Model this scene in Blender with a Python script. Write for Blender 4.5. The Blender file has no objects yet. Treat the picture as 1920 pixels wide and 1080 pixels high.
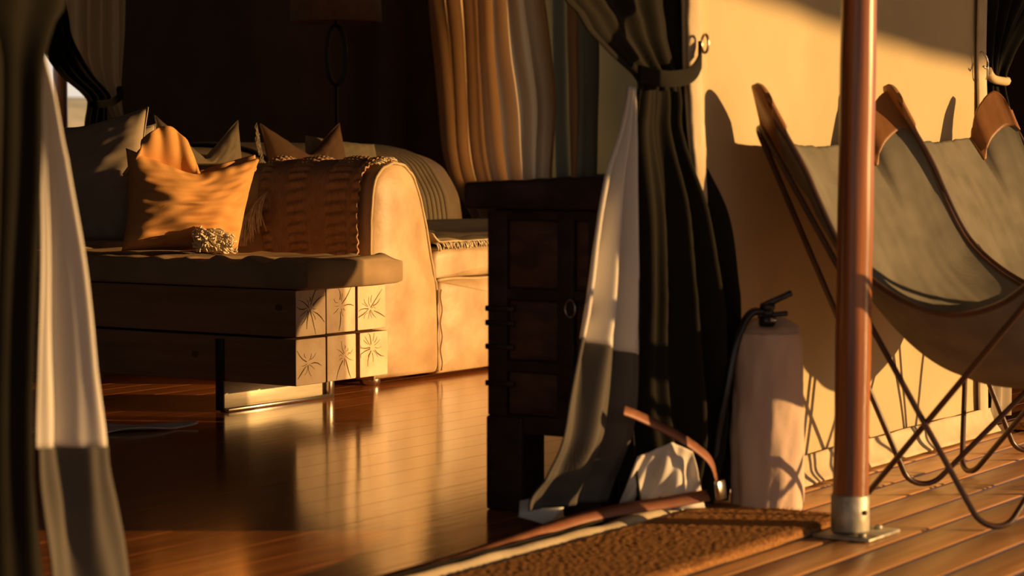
import bpy, bmesh, math, random
from mathutils import Vector, Matrix, noise
random.seed(7)
S = bpy.context.scene
COL = S.collection
# ------------------------------------------------------------------ camera
YAW = math.radians(33.3); PITCH = math.atan((540 - 305) / 4100)
a = Vector((math.cos(YAW), math.sin(YAW), 0)); r = Vector((math.sin(YAW), -math.cos(YAW), 0)); zz = Vector((0, 0, 1))
fw = a * math.cos(PITCH) - zz * math.sin(PITCH); up = zz * math.cos(PITCH) + a * math.sin(PITCH)
cd = bpy.data.cameras.new('camera'); cam = bpy.data.objects.new('camera', cd); COL.objects.link(cam)
cd.sensor_width = 36; cd.sensor_fit = 'HORIZONTAL'; cd.lens = 4100 / 1920 * 36
cd.clip_end = 400
m = Matrix((r, up, -fw)).transposed().to_4x4(); m.translation = (0, 0, .73); cam.matrix_world = m
cd.dof.use_dof = True; cd.dof.focus_distance = 6.6; cd.dof.aperture_fstop = 5.0
S.camera = cam
# ------------------------------------------------------------------ world, sun, exposure
S.view_settings.view_transform = 'Standard'; S.view_settings.look = 'None'
S.view_settings.gamma = 1; S.view_settings.use_curve_mapping = False
S.view_settings.exposure = 0.0
W = bpy.data.worlds.new('world'); S.world = W; W.use_nodes = True
wn = W.node_tree; bg = wn.nodes['Background']
tc = wn.nodes.new('ShaderNodeTexCoord'); sx = wn.nodes.new('ShaderNodeSeparateXYZ'); rp = wn.nodes.new('ShaderNodeValToRGB')
wn.links.new(tc.outputs['Generated'], sx.inputs[0]); wn.links.new(sx.outputs['Z'], rp.inputs[0]); wn.links.new(rp.outputs[0], bg.inputs[0])
rp.color_ramp.elements[0].position = 0.0; rp.color_ramp.elements[0].color = (1.0, .84, .66, 1)
rp.color_ramp.elements[1].position = .6; rp.color_ramp.elements[1].color = (.42, .52, .68, 1)
bg.inputs[1].default_value = .88
SUN_H = Vector((.447, -.894, 0)); EL = math.radians(7.5)
sdir = SUN_H * math.cos(EL) + zz * math.sin(EL)
sl = bpy.data.lights.new('sun', 'SUN'); so = bpy.data.objects.new('sun', sl); COL.objects.link(so)
sl.energy = 7.2; sl.color = (1, .57, .21); sl.angle = math.radians(.6)
so.rotation_euler = sdir.to_track_quat('Z', 'Y').to_euler(); so.location = (4, -6, 3)

# ------------------------------------------------------------------ materials
def mat(name, c1, c2=None, rough=.8, scale=8., stretch=(1, 1, 1), bump=0., bscale=None, bstretch=None, spec=.3,
        metal=0., detail=6., perobj=0., weave=0., sheen=0., coat=0., ctr=(.35, .65), bdist=.004):
    M = bpy.data.materials.new(name); M.use_nodes = True
    t = M.node_tree; N = t.nodes; L = t.links; b = N['Principled BSDF']
    b.inputs['Roughness'].default_value = rough; b.inputs['Metallic'].default_value = metal
    b.inputs['Specular IOR Level'].default_value = spec
    b.inputs['Sheen Weight'].default_value = sheen; b.inputs['Coat Weight'].default_value = coat
    b.inputs['Coat Roughness'].default_value = .12
    co = N.new('ShaderNodeTexCoord'); mp = N.new('ShaderNodeMapping'); mp.inputs['Scale'].default_value = stretch
    L.new(co.outputs['Object'], mp.inputs[0])
    vec = mp.outputs[0]
    if perobj:
        oi = N.new('ShaderNodeObjectInfo'); ad = N.new('ShaderNodeVectorMath'); ad.operation = 'ADD'
        ml = N.new('ShaderNodeVectorMath'); ml.operation = 'SCALE'; ml.inputs['Scale'].default_value = 40
        cb = N.new('ShaderNodeCombineXYZ')
        for i in range(3): L.new(oi.outputs['Random'], cb.inputs[i])
        L.new(cb.outputs[0], ml.inputs[0]); L.new(vec, ad.inputs[0]); L.new(ml.outputs[0], ad.inputs[1]); vec = ad.outputs[0]
    c2 = c2 or tuple(x * .8 for x in c1)
    n = N.new('ShaderNodeTexNoise'); n.inputs['Scale'].default_value = scale; n.inputs['Detail'].default_value = detail
    L.new(vec, n.inputs['Vector'])
    cr = N.new('ShaderNodeValToRGB'); cr.color_ramp.elements[0].position = ctr[0]; cr.color_ramp.elements[1].position = ctr[1]
    cr.color_ramp.elements[0].color = (*c2, 1); cr.color_ramp.elements[1].color = (*c1, 1)
    L.new(n.outputs['Fac'], cr.inputs[0]); out = cr.outputs[0]
    if perobj:
        hs = N.new('ShaderNodeHueSaturation'); mr = N.new('ShaderNodeMapRange')
        mr.inputs['To Min'].default_value = 1 - perobj; mr.inputs['To Max'].default_value = 1 + perobj
        L.new(oi.outputs['Random'], mr.inputs[0]); L.new(mr.outputs[0], hs.inputs['Value']); L.new(out, hs.inputs['Color']); out = hs.outputs[0]
    L.new(out, b.inputs['Base Color'])
    if bump or weave:
        bp = N.new('ShaderNodeBump'); bp.inputs['Distance'].default_value = bdist
        if weave:
            w1 = N.new('ShaderNodeTexWave'); w1.bands_direction = 'Z'; w1.inputs['Scale'].default_value = weave; w1.inputs['Distortion'].default_value = 1.5
            w2 = N.new('ShaderNodeTexWave'); w2.bands_direction = 'DIAGONAL'; w2.inputs['Scale'].default_value = weave; w2.inputs['Distortion'].default_value = 1.5
            L.new(co.outputs['Object'], w1.inputs[0]); L.new(co.outputs['Object'], w2.inputs[0])
            mx = N.new('ShaderNodeMath'); mx.operation = 'ADD'; L.new(w1.outputs['Fac'], mx.inputs[0]); L.new(w2.outputs['Fac'], mx.inputs[1])
            n2o = mx.outputs[0]; bp.inputs['Strength'].default_value = bump or .2; bp.inputs['Distance'].default_value = .001
        else:
            n2 = N.new('ShaderNodeTexNoise'); n2.inputs['Scale'].default_value = bscale or scale * 3; n2.inputs['Detail'].default_value = 5
            mp2 = N.new('ShaderNodeMapping'); mp2.inputs['Scale'].default_value = bstretch or stretch
            L.new(co.outputs['Object'], mp2.inputs[0]); L.new(mp2.outputs[0], n2.inputs['Vector']); n2o = n2.outputs['Fac']
            bp.inputs['Strength'].default_value = bump
        L.new(n2o, bp.inputs['Height']); L.new(bp.outputs[0], b.inputs['Normal'])
    return M
def translucent(M, col, fac):
    t = M.node_tree; b = t.nodes['Principled BSDF']; o = t.nodes['Material Output']
    tr = t.nodes.new('ShaderNodeBsdfTranslucent'); tr.inputs[0].default_value = (*col, 1)
    mx = t.nodes.new('ShaderNodeMixShader'); mx.inputs[0].default_value = fac
    t.links.new(b.outputs[0], mx.inputs[1]); t.links.new(tr.outputs[0], mx.inputs[2]); t.links.new(mx.outputs[0], o.inputs[0])
    return M

m_canvas = mat('canvas', (.56, .45, .27), (.50, .40, .235), .9, 3, bump=.25, weave=260, spec=.1)
m_hem = mat('canvas_hem', (.60, .50, .34), (.50, .40, .26), .9, 12, bump=.3, bscale=60, spec=.1)
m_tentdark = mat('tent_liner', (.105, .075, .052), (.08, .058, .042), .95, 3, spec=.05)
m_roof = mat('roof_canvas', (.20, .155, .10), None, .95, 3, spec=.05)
m_floor = mat('polished_floor', (.62, .22, .05), (.32, .10, .024), .15, 5, (.5, 7, 7), bump=.10, bscale=9, bstretch=(.6, 5, 5), spec=.75, perobj=.15, bdist=.005, coat=.7)
m_deck = mat('deck_wood', (.66, .35, .14), (.47, .235, .09), .34, 6, (.5, 8, 8), bump=.12, bscale=16, bstretch=(.6, 8, 8), spec=.5, perobj=.14)
m_groove = mat('groove', (.06, .03, .015), None, .9)
m_beam = mat('beam_wood', (.33, .19, .09), (.25, .135, .06), .6, 4, (8, .6, 8), bump=.1, perobj=.1)
m_end = mat('end_grain', (.74, .56, .37), (.62, .44, .27), .75, 14, bump=.3, bscale=70, perobj=.08)
m_crack = mat('crack', (.13, .07, .03), None, .9)
m_steel = mat('steel', (.55, .50, .42), (.42, .38, .31), .28, 6, metal=1., bump=.05)
m_plate = mat('brushed_plate', (.52, .45, .32), (.44, .38, .27), .55, 8, (1, 8, 8), metal=.45, bump=.08)
m_black = mat('black_metal', (.02, .017, .015), None, .4, 10)
m_rod = mat('brown_rod', (.075, .038, .024), (.05, .026, .018), .35, 20, spec=.5)
m_cush = mat('bench_fabric', (.37, .255, .14), (.31, .21, .115), .9, 10, bump=.35, weave=190, spec=.1)
m_leather = mat('tan_leather', (.54, .385, .215), (.37, .235, .115), .48, 6, bump=.35, bscale=16, spec=.35, ctr=(.32, .62), bdist=.01, detail=9)
m_piping = mat('piping', (.50, .37, .20), None, .6, 20)
m_blanket = mat('knit_wool', (.42, .26, .15), (.34, .20, .11), .95, 40, bump=.6, bscale=180, spec=.05)
m_fringe = mat('fringe_yarn', (.78, .66, .47), (.62, .5, .33), .95, 60, spec=.05)
m_orange = mat('ochre_linen', (.62, .32, .105), (.54, .265, .085), .85, 8, bump=.3, weave=330, spec=.1)
m_grey = mat('taupe_linen', (.36, .29, .205), (.30, .24, .165), .9, 8, bump=.3, weave=330, spec=.1)
m_stone = mat('olive_linen', (.50, .39, .23), None, .9, 8, bump=.3, weave=330, spec=.1)
m_brownp = mat('rust_linen', (.30, .17, .09), None, .9, 8, bump=.3, weave=330, spec=.1)
m_rib = mat('ribbed_throw', (.56, .43, .26), (.46, .34, .2), .9, 10, spec=.1)
m_ribd = mat('ribbed_throw_valley_shade', (.16, .11, .06), None, .95, 10)  # darker valleys: shade between the ribs put into the colour
m_darkseat = mat('dark_seat', (.26, .20, .14), None, .8, 8)
m_trunk = mat('old_dark_wood', (.060, .030, .017), (.026, .014, .009), .6, 7, (3, 1.5, 3), bump=.5, bscale=20)
m_panel = mat('trunk_panel', (.145, .066, .031), (.062, .031, .017), .6, 9, (3, 1.2, 3), bump=.5, bscale=22, ctr=(.4, .7))
m_iron = mat('iron', (.05, .034, .024), (.1, .06, .04), .5, 25, metal=.7, bump=.4)
m_pole = mat('varnished_pole', (.46, .165, .045), (.12, .036, .012), .30, 4, (11, 11, .3), bump=.15, spec=.4, coat=.15)
m_galv = mat('galvanised', (.48, .45, .36), (.26, .24, .18), .5, 30, metal=.55, bump=.2)
m_coir = mat('coir', (.50, .25, .09), (.27, .125, .045), .95, 170, bump=.9, bscale=650, spec=.05, ctr=(.36, .64), bdist=.005)
m_cover = mat('cover_cloth', (.62, .47, .37), (.54, .40, .31), .85, 5, bump=.4, bscale=16, spec=.15, bdist=.01)
m_rubber = mat('black_rubber', (.012, .012, .012), None, .35, 10, spec=.5)
m_sling = mat('sling_canvas', (.195, .18, .145), (.145, .135, .108), .95, 12, bump=.35, weave=260, spec=.1)
m_pocket = mat('saddle_leather', (.27, .12, .045), (.21, .09, .03), .5, 12, bump=.2, bscale=50)
m_dcurt = mat('dark_curtain', (.017, .0145, .0095), (.012, .0105, .007), .9, 6, bump=.3, weave=300, spec=.08, sheen=.05)
m_lining = mat('white_lining', (.80, .76, .70), (.76, .72, .66), .85, 4, bump=.15, weave=300, spec=.1)
translucent(m_lining, (.8, .74, .66), .25)
m_ghem = mat('grey_hem', (.10, .090, .078), (.083, .075, .066), .9, 6, bump=.3, weave=300, spec=.1)
m_strap = mat('strap_leather', (.30, .125, .070), (.22, .085, .045), .5, 20, bump=.2)
m_sheer = mat('sheer_cream', (.66, .52, .36), (.60, .46, .31), .9, 6, spec=.05)
translucent(m_sheer, (.72, .50, .28), .55)
m_mesh = mat('window_mesh', (.12, .105, .07), (.08, .07, .045), .9, 5, (1, 1, .4), spec=.05)
translucent(m_mesh, (.10, .09, .055), .4)
m_gauze = mat('gauze', (.5, .42, .3), None, .9, 10, spec=.05)
def seethrough(M, fac):
    t = M.node_tree; o = t.nodes['Material Output']; l = o.inputs[0].links[0].from_socket
    tr = t.nodes.new('ShaderNodeBsdfTransparent'); mx = t.nodes.new('ShaderNodeMixShader'); mx.inputs[0].default_value = fac
    t.links.new(l, mx.inputs[1]); t.links.new(tr.outputs[0], mx.inputs[2]); t.links.new(mx.outputs[0], o.inputs[0])
seethrough(m_gauze, .38)
m_gauze2 = mat('sun_filter_gauze', (.10, .085, .06), None, .9, 10, spec=.05)
seethrough(m_gauze2, .20)
m_browncurt = mat('brown_curtain', (.30, .19, .10), (.24, .15, .08), .9, 6, spec=.05)
translucent(m_browncurt, (.4, .24, .11), .3)
m_shade = mat('lamp_shade', (.30, .17, .10), None, .9, 20)
m_paper = mat('pale_hide', (.78, .70, .58), (.6, .52, .42), .8, 20, bump=.2)
m_brass = mat('brass', (.75, .60, .40), None, .3, 10, metal=1.)
m_ground = mat('savanna', (.42, .33, .18), (.30, .25, .12), 1, .5)

# ------------------------------------------------------------------ helpers
def tag(o, label=None, cat=None, group=None, kind=None):
    if label: o['label'] = label
    if cat: o['category'] = cat
    if group: o['group'] = group
    if kind: o['kind'] = kind
    return o
def thing(name, loc, label, cat, group=None):
    o = bpy.data.objects.new(name, None); COL.objects.link(o); o.location = loc; o.empty_display_size = .05
    return tag(o, label, cat, group)
def root_loc(o):
    v = Vector((0, 0, 0))
    while o: v += o.location; o = o.parent
    return v
def obj(name, bm, material, parent=None, loc=None, smooth=True):
    """world-space bmesh -> object; verts are made relative to the parent (or to loc)"""
    bmesh.ops.recalc_face_normals(bm, faces=bm.faces)
    base = root_loc(parent) if parent else Vector(loc or (0, 0, 0))
    bmesh.ops.translate(bm, verts=bm.verts, vec=-base)
    me = bpy.data.meshes.new(name); bm.to_mesh(me); bm.free()
    for mm in (material if isinstance(material, (list, tuple)) else [material]): me.materials.append(mm)
    if smooth: me.shade_smooth()
    o = bpy.data.objects.new(name, me); COL.objects.link(o)
    if parent: o.parent = parent
    else: o.location = base
    return o
def struct(name, bm, material, parent=None, smooth=False):
    o = obj(name, bm, material, parent, smooth=smooth)
    if not parent: o['kind'] = 'structure'
    return o
def box(x0, y0, z0, x1, y1, z1, bev=0., seg=1, bm=None):
    b2 = bmesh.new(); bmesh.ops.create_cube(b2, size=1)
    for v in b2.verts:
        v.co = Vector((x0 + (v.co.x + .5) * (x1 - x0), y0 + (v.co.y + .5) * (y1 - y0), z0 + (v.co.z + .5) * (z1 - z0)))
    if bev: bmesh.ops.bevel(b2, geom=b2.edges[:], offset=bev, segments=seg, affect='EDGES', profile=.5)
    if bm is None: return b2
    me = bpy.data.meshes.new('t'); b2.to_mesh(me); b2.free(); bm.from_mesh(me); bpy.data.meshes.remove(me); return bm
def tube(pts, rad, n=8, bm=None, closed=False, caps=True):
    bm = bm or bmesh.new(); pts = [Vector(p) for p in pts]; rings = []; K = len(pts)
    rr = rad if isinstance(rad, (list, tuple)) else [rad] * K
    nrm = None
    for i, p in enumerate(pts):
        p0 = pts[(i - 1) % K] if (closed or i > 0) else p; p1 = pts[(i + 1) % K] if (closed or i < K - 1) else p
        t = (p1 - p0).normalized()
        if nrm is None:
            nrm = t.cross(Vector((0, 0, 1)) if abs(t.z) < .9 else Vector((1, 0, 0))).normalized()
        else:
            nrm = nrm - t * nrm.dot(t)
            nrm = nrm.normalized() if nrm.length > 1e-6 else t.orthogonal().normalized()
        bn = t.cross(nrm)
        rings.append([bm.verts.new(p + (nrm * math.cos(2 * math.pi * k / n) + bn * math.sin(2 * math.pi * k / n)) * rr[i]) for k in range(n)])
    for i in range(K if closed else K - 1):
        A = rings[i]; B = rings[(i + 1) % K]
        for k in range(n):
            try: bm.faces.new((A[k], A[(k + 1) % n], B[(k + 1) % n], B[k]))
            except ValueError: pass
    if caps and not closed: bm.faces.new(rings[0]); bm.faces.new(rings[-1][::-1])
    return bm
def round_poly(P, rads, closed=True, n=8):
    P = [Vector(p) for p in P]; K = len(P); out = []
    for i in range(K):
        if not closed and i in (0, K - 1): out.append(P[i]); continue
        p = P[i]; u = (P[i - 1] - p); v = (P[(i + 1) % K] - p); lu, lv = u.length, v.length; u.normalize(); v.normalize()
        th = u.angle(v); d = min(rads[i] / math.tan(th / 2), lu * .45, lv * .45); A = p + u * d; B = p + v * d
        rr = d * math.tan(th / 2); c = p + (u + v).normalized() * (rr / math.sin(th / 2))
        A0 = A - c; B0 = B - c; om = A0.angle(B0)
        for k in range(n + 1):
            out.append(c + (A0 * math.sin((1 - k / n) * om) + B0 * math.sin(k / n * om)) / math.sin(om))
    return out
def lathe(prof, center, n=24, bm=None, axis=None):
    bm = bm or bmesh.new(); rings = []
    for rad, z in prof:
        rings.append([bm.verts.new((center[0] + rad * math.cos(2 * math.pi * k / n), center[1] + rad * math.sin(2 * math.pi * k / n), center[2] + z)) for k in range(n)])
    for A, B in zip(rings, rings[1:]):
        for k in range(n): bm.faces.new((A[k], A[(k + 1) % n], B[(k + 1) % n], B[k]))
    bm.faces.new(rings[0][::-1]); bm.faces.new(rings[-1])
    return bm
def grid(fn, nu, nv, bm=None, closed_u=False):
    bm = bm or bmesh.new()
    V = [[bm.verts.new(fn(i / nu, j / nv)) for i in range(nu if closed_u else nu + 1)] for j in range(nv + 1)]
    w = len(V[0])
    for j in range(nv):
        for i in range(nu):
            bm.faces.new((V[j][i], V[j][(i + 1) % w], V[j + 1][(i + 1) % w], V[j + 1][i]))
    return bm
def solid(o, t, off=0):
    md = o.modifiers.new('thickness', 'SOLIDIFY'); md.thickness = t; md.offset = off; return o
def interp(rows, v):
    """rows: tuples sorted by first value descending (z); v 0..1 -> smooth interpolation by arc of z"""
    zs = [q[0] for q in rows]; z = zs[0] + (zs[-1] - zs[0]) * v
    for i in range(len(rows) - 1):
        if z >= zs[i + 1] - 1e-9:
            t = (z - zs[i]) / (zs[i + 1] - zs[i]); break
    else: i = len(rows) - 2; t = 1
    p0 = rows[max(i - 1, 0)]; p1 = rows[i]; p2 = rows[i + 1]; p3 = rows[min(i + 2, len(rows) - 1)]
    res = []
    for k in range(1, len(p1)):
        m1 = (p2[k] - p0[k]) * .5; m2 = (p3[k] - p1[k]) * .5; t2 = t * t; t3 = t2 * t
        res.append((2 * t3 - 3 * t2 + 1) * p1[k] + (t3 - 2 * t2 + t) * m1 + (-2 * t3 + 3 * t2) * p2[k] + (t3 - t2) * m2)
    return z, res
def cloth(rows, pleats, amp, nu=70, nv=50, phase=0., ndir=(0, -1), wob=.6, flat=None):
    """curtain: rows (z, xL, yL, xR, yR); folds displaced along ndir"""
    nd = Vector((ndir[0], ndir[1], 0)).normalized()
    def fn(u, v):
        z, (xl, yl, xr, yr) = interp(rows, v)
        am = amp * (flat(v) if flat else 1)
        uu = u + .02 * math.sin(9 * v + 7 * u)
        d = am * (math.sin(2 * math.pi * pleats * uu + phase + wob * v) + .35 * math.sin(4.6 * math.pi * pleats * uu + 2 + 1.5 * v))
        p = Vector((xl + (xr - xl) * u, yl + (yr - yl) * u, z)) + nd * d
        p += nd * .008 * noise.noise(Vector((p.x * 5, p.y * 5, z * 3)))
        return p
    return grid(fn, nu, nv)
def lerp_path(P, t):
    n = len(P) - 1; f = min(max(t, 0), 1) * n; i = min(int(f), n - 1); t = f - i
    p0 = Vector(P[max(i - 1, 0)]); p1 = Vector(P[i]); p2 = Vector(P[i + 1]); p3 = Vector(P[min(i + 2, n)])
    m1 = (p2 - p0) * .5; m2 = (p3 - p1) * .5; t2 = t * t; t3 = t2 * t
    return p1 * (2 * t3 - 3 * t2 + 1) + m1 * (t3 - 2 * t2 + t) + p2 * (-2 * t3 + 3 * t2) + m2 * (t3 - t2)
def smooth_path(P, n): return [lerp_path(P, i / n) for i in range(n + 1)]
def copy_tree(o, parent=None):
    c = o.copy(); COL.objects.link(c); c.parent = parent
    for ch in list(o.children): copy_tree(ch, c)
    return c

# ------------------------------------------------------------------ setting: floors
f0 = struct('floor', box(.5, 2.2, -.06, 10.3, 7.5, -.022), m_groove)
yy = 2.215; k = 0
plank_me = {}
while yy < 7.5:
    w = .118
    o = struct('plank', box(.5, yy, -.021, 10.3, min(yy + w, 7.5), 0, .0005), m_floor, f0)
    yy += w + .0008
vf = struct('veranda_floor', box(-4, -3.6, -.07, 10.3, 2.2, -.024), m_groove)
yy = 1.995 + .105 * 2; first = None
yb = [1.995 + .105 * (1 - i) for i in range(54)]
for y0 in yb:
    b = box(-4, y0 + .0025, -.023, 10.3, y0 + .105 - .0025, 0, .008, 3)
    struct('deck_board', b, m_deck, vf, smooth=True)
def hillfn(u, v):
    x = 10 + 130 * u; return Vector((x, 75 + 25 * v, -.4 + (4.6 + .8 * noise.noise(Vector((x * .06, 0, 0)))) * math.sin(math.pi * v) ))
struct('hills', grid(hillfn, 60, 12), m_ground)
gr = struct('ground', box(-120, -120, -.5, 120, 120, -.4), m_ground)

# walls
WY = 2.17
WL = [(2.4, 3.92), (1.061, 3.937), (.899, 3.945), (.625, 3.985), (.347, 4.013), (.174, 4.045), (.10, 4.02), (.047, 3.985), (0.005, 3.96)]
WR = [(2.4, 5.56), (1.162, 5.575), (.5, 5.60), (.104, 5.615), (.005, 5.62)]
def wallfn(u, v):
    z = 2.4 - v * 2.395
    xl = interp(WL, v)[1][0]; xr = interp(WR, v)[1][0]
    x = xl + (xr - xl) * u
    e = min(u, 1 - u)
    y = WY + .012 * noise.noise(Vector((x * 2.2, 0, z * 1.6))) + .006 * noise.noise(Vector((x * 6, 3, z * 5)))
    if u < .05: y -= .012 * math.sin(u / .05 * math.pi)
    return Vector((x, y, z))
wf = struct('wall_front', grid(wallfn, 90, 110), m_canvas, smooth=True); solid(wf, .006)
def hemL(u, v):
    z = 2.4 - v * 2.39; xl = interp(WL, v)[1][0] - .004
    return Vector((xl + .055 * u, WY - .012 - .008 * math.sin(u * math.pi) + .003 * noise.noise(Vector((u * 3, 0, z * 25))), z))
solid(struct('edge_binding', grid(hemL, 8, 140), m_hem, wf, smooth=True), .004)
def hemR(u, v):
    z = 2.4 - v * 2.39; xr = interp(WR, v)[1][0]
    return Vector((xr - .06 + .062 * u + .004 * math.sin(z * 17), WY - .014 - .006 * math.sin(u * math.pi), z))
solid(struct('edge_binding', grid(hemR, 8, 80), m_hem, wf, smooth=True), .004)
def skirt(u, v):
    x = 3.99 + (5.64 - 3.99) * u; z = .068 - v * .062 + .006 * noise.noise(Vector((x * 5, 1, 0))) * (1 - v)
    return Vector((x, WY - .016 - .030 * v ** 2 + .007 * noise.noise(Vector((x * 8, v * 2, 4))), z))
solid(struct('ground_skirt', grid(skirt, 120, 8), m_hem, wf, smooth=True), .004)
b = box(.5, 2.16, 0, 1.95, 2.2, 2.4); box(10.1, 2.16, 0, 10.3, 2.2, 2.4, bm=b); box(.5, 2.18, 2.05, 10.3, 2.2, 2.4, bm=b)
struct('wall_front_panels', b, m_roof)
b = box(.5, 7.5, 0, 7.18, 7.54, 2.4); box(7.9, 7.5, 0, 10.34, 7.54, 2.4, bm=b); box(7.18, 7.5, 0, 7.9, 7.54, .78, bm=b); box(7.18, 7.5, 1.75, 7.9, 7.54, 2.4, bm=b)
def gzfn(u, v):
    x = 7.52 + 2.6 * u; z = 2.06 * (1 - v) + .004
    return Vector((x, 2.19 + .012 * math.sin(x * 11) + .01 * noise.noise(Vector((x * 3, 0, z * 2))), z))
struct('sun_filter_panel', grid(gzfn, 80, 20), m_gauze2, smooth=True)  # unseen gauze panel added to let dimmed sun onto the far pillows
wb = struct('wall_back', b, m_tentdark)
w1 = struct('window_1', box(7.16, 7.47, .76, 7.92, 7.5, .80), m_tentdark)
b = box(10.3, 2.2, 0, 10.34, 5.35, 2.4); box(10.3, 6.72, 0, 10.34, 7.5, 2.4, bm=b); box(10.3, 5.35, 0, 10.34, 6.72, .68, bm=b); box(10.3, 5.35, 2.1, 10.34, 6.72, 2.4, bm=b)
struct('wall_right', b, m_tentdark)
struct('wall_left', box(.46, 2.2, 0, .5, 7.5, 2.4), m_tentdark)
# window mesh, hanging slightly wrinkled
def meshfn(u, v):
    y = 6.22 - u * .9; z = 2.12 - v * 1.46
    return Vector((10.28 + .02 * math.sin(y * 9) + .015 * noise.noise(Vector((0, y * 4, z * 3))), y, z))
w2 = struct('window_2', grid(meshfn, 60, 30), m_mesh, smooth=True)
# tent roof and veranda canopy
def roofsh(pts):
    bm = bmesh.new()
    for (y0, z0), (y1, z1) in zip(pts, pts[1:]):
        q = [bm.verts.new(p) for p in ((.3, y0, z0), (10.5, y0, z0), (10.5, y1, z1), (.3, y1, z1))]; bm.faces.new(q)
    return bm
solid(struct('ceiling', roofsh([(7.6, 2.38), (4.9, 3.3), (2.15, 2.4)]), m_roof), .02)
EY = -3.4
def eave_z(x):
    pts = [(-4, 2.1), (5.5, 2.08), (6.3, 1.98), (6.9, 1.915), (7.55, 1.855), (8.3, 1.805), (8.6, 1.83), (9.0, 2.08), (9.4, 2.16), (11.3, 2.18)]
    for (x0, z0), (x1, z1) in zip(pts, pts[1:]):
        if x <= x1:
            t = (x - x0) / (x1 - x0); t = t * t * (3 - 2 * t) if False else t
            return z0 + (z1 - z0) * t
    return 2.18
def canopy(u, v):
    x = -4 + 15.2 * u
    if v < .7: t = v / .7; return Vector((x, 2.2 + (EY - 2.2) * t, 2.42 - .2 * t))
    t = (v - .7) / .3; return Vector((x, EY - .02 * t, 2.22 + (eave_z(x) - 2.22) * t))
solid(struct('veranda_canopy', grid(canopy, 152, 10), m_roof, smooth=False), .01)

# ------------------------------------------------------------------ wooden bench and its cushion
bench = thing('timber_bench', (5.09, 4.6, 0), 'low bench of squared timber beams with cracked pale end grain on steel plates', 'bench')
def beam_mesh(x0, z0, dy):
    bm = box(x0, 3.94 + dy, z0, x0 + .1385, 5.75, z0 + .134, .003, 2)
    for f in bm.faces: f.material_index = 1 if f.normal.y < -.9 else 0
    return bm
cx = [4.87, 5.02, 5.17]; cz = [.09, .231]
rng = random.Random(4)
for i, x0 in enumerate(cx):
    for j, z0 in enumerate(cz):
        dy = rng.uniform(-.004, .006)
        bm = beam_mesh(x0, z0, dy)
        be = obj('beam', bm, [m_beam, m_end], bench, smooth=False)
        # drying cracks radiating from the pith
        pc = Vector((x0 + .07 + rng.uniform(-.02, .02), 3.94 + dy, z0 + .067 + rng.uniform(-.02, .02)))
        cb = bmesh.new(); n = rng.randint(9, 14)
        for q in range(n):
            an = 2 * math.pi * (q + rng.uniform(-.35, .35)) / n; big = rng.random() < .35
            d = Vector((math.cos(an), 0, math.sin(an)))
            s0 = rng.uniform(.004, .02); s1 = rng.uniform(.055, .085) if big else rng.uniform(.025, .05)
            w = .0016 if big else .0007
            pts = []
            bend = rng.uniform(-.006, .006)
            for t in (0, .33, .66, 1):
                p = pc + d * (s0 + (s1 - s0) * t) + Vector((-d.z, 0, d.x)) * bend * math.sin(t * math.pi)
                p.x = min(max(p.x, x0 + .003), x0 + .1355); p.z = min(max(p.z, z0 + .003), z0 + .131)
                pts.append(p)
            side = Vector((-d.z, 0, d.x))
            ww = [w * .4, w, w * .9, w * .25] if rng.random() < .5 else [w, w * .8, w * .6, w * .2]
            prev = None
            for p, wi in zip(pts, ww):
                A = [cb.verts.new(p + side * wi + Vector((0, -.0008, 0))), cb.verts.new(p - side * wi + Vector((0, -.0008, 0))),
                     cb.verts.new(p - side * wi + Vector((0, .002, 0))), cb.verts.new(p + side * wi + Vector((0, .002, 0)))]
                if prev:
                    for e in range(4): cb.faces.new((prev[e], prev[(e + 1) % 4], A[(e + 1) % 4], A[e]))
                prev = A
        tag(obj('drying_cracks', cb, m_crack, be, smooth=False), kind='stuff')
for bo, ky, kz in (('beam.001', 4.00, .315), ('beam', 4.32, .165)):
    kb_ = bmesh.new(); dv = [kb_.verts.new((4.8685, ky + .013 * math.cos(t), kz + .010 * math.sin(t))) for t in [2 * math.pi * i / 14 for i in range(14)]]
    dv2 = [kb_.verts.new((4.8715, v.co.y, v.co.z)) for v in dv]
    kb_.faces.new(dv)
    for i in range(14): kb_.faces.new((dv[i], dv[(i + 1) % 14], dv2[(i + 1) % 14], dv2[i]))
    obj('knot', kb_, m_crack, [c for c in bench.children if c.name == bo][0], smooth=False)
obj('face_strap', box(4.862, 4.205, .004, 4.869, 4.235, .215, .001), m_black, bench)
for yp in (4.21, 5.45):
    pl = obj('leg_plate', box(4.866, yp, .004, 5.36, yp + .008, .09, .001), m_plate, bench)
    obj('foot_rail', box(4.866, yp - .022, 0, 5.37, yp + .012, .012, .002), m_steel, pl)
    obj('end_flange', box(5.345, yp - .022, .010, 5.37, yp, .09, .002), m_steel, pl)
def cushion(x0, x1, y0, y1, z0, z1, rr=.022, nu=60, nv=60):
    """soft slab: superellipse section swept round a rounded rectangle"""
    bm = bmesh.new(); bmesh.ops.create_cube(bm, size=1)
    for v in bm.verts: v.co = Vector((x0 + (v.co.x + .5) * (x1 - x0), y0 + (v.co.y + .5) * (y1 - y0), z0 + (v.co.z + .5) * (z1 - z0)))
    bmesh.ops.bevel(bm, geom=bm.edges[:], offset=rr, segments=4, affect='EDGES', profile=.5)
    return bm
bm = bmesh.new()
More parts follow.
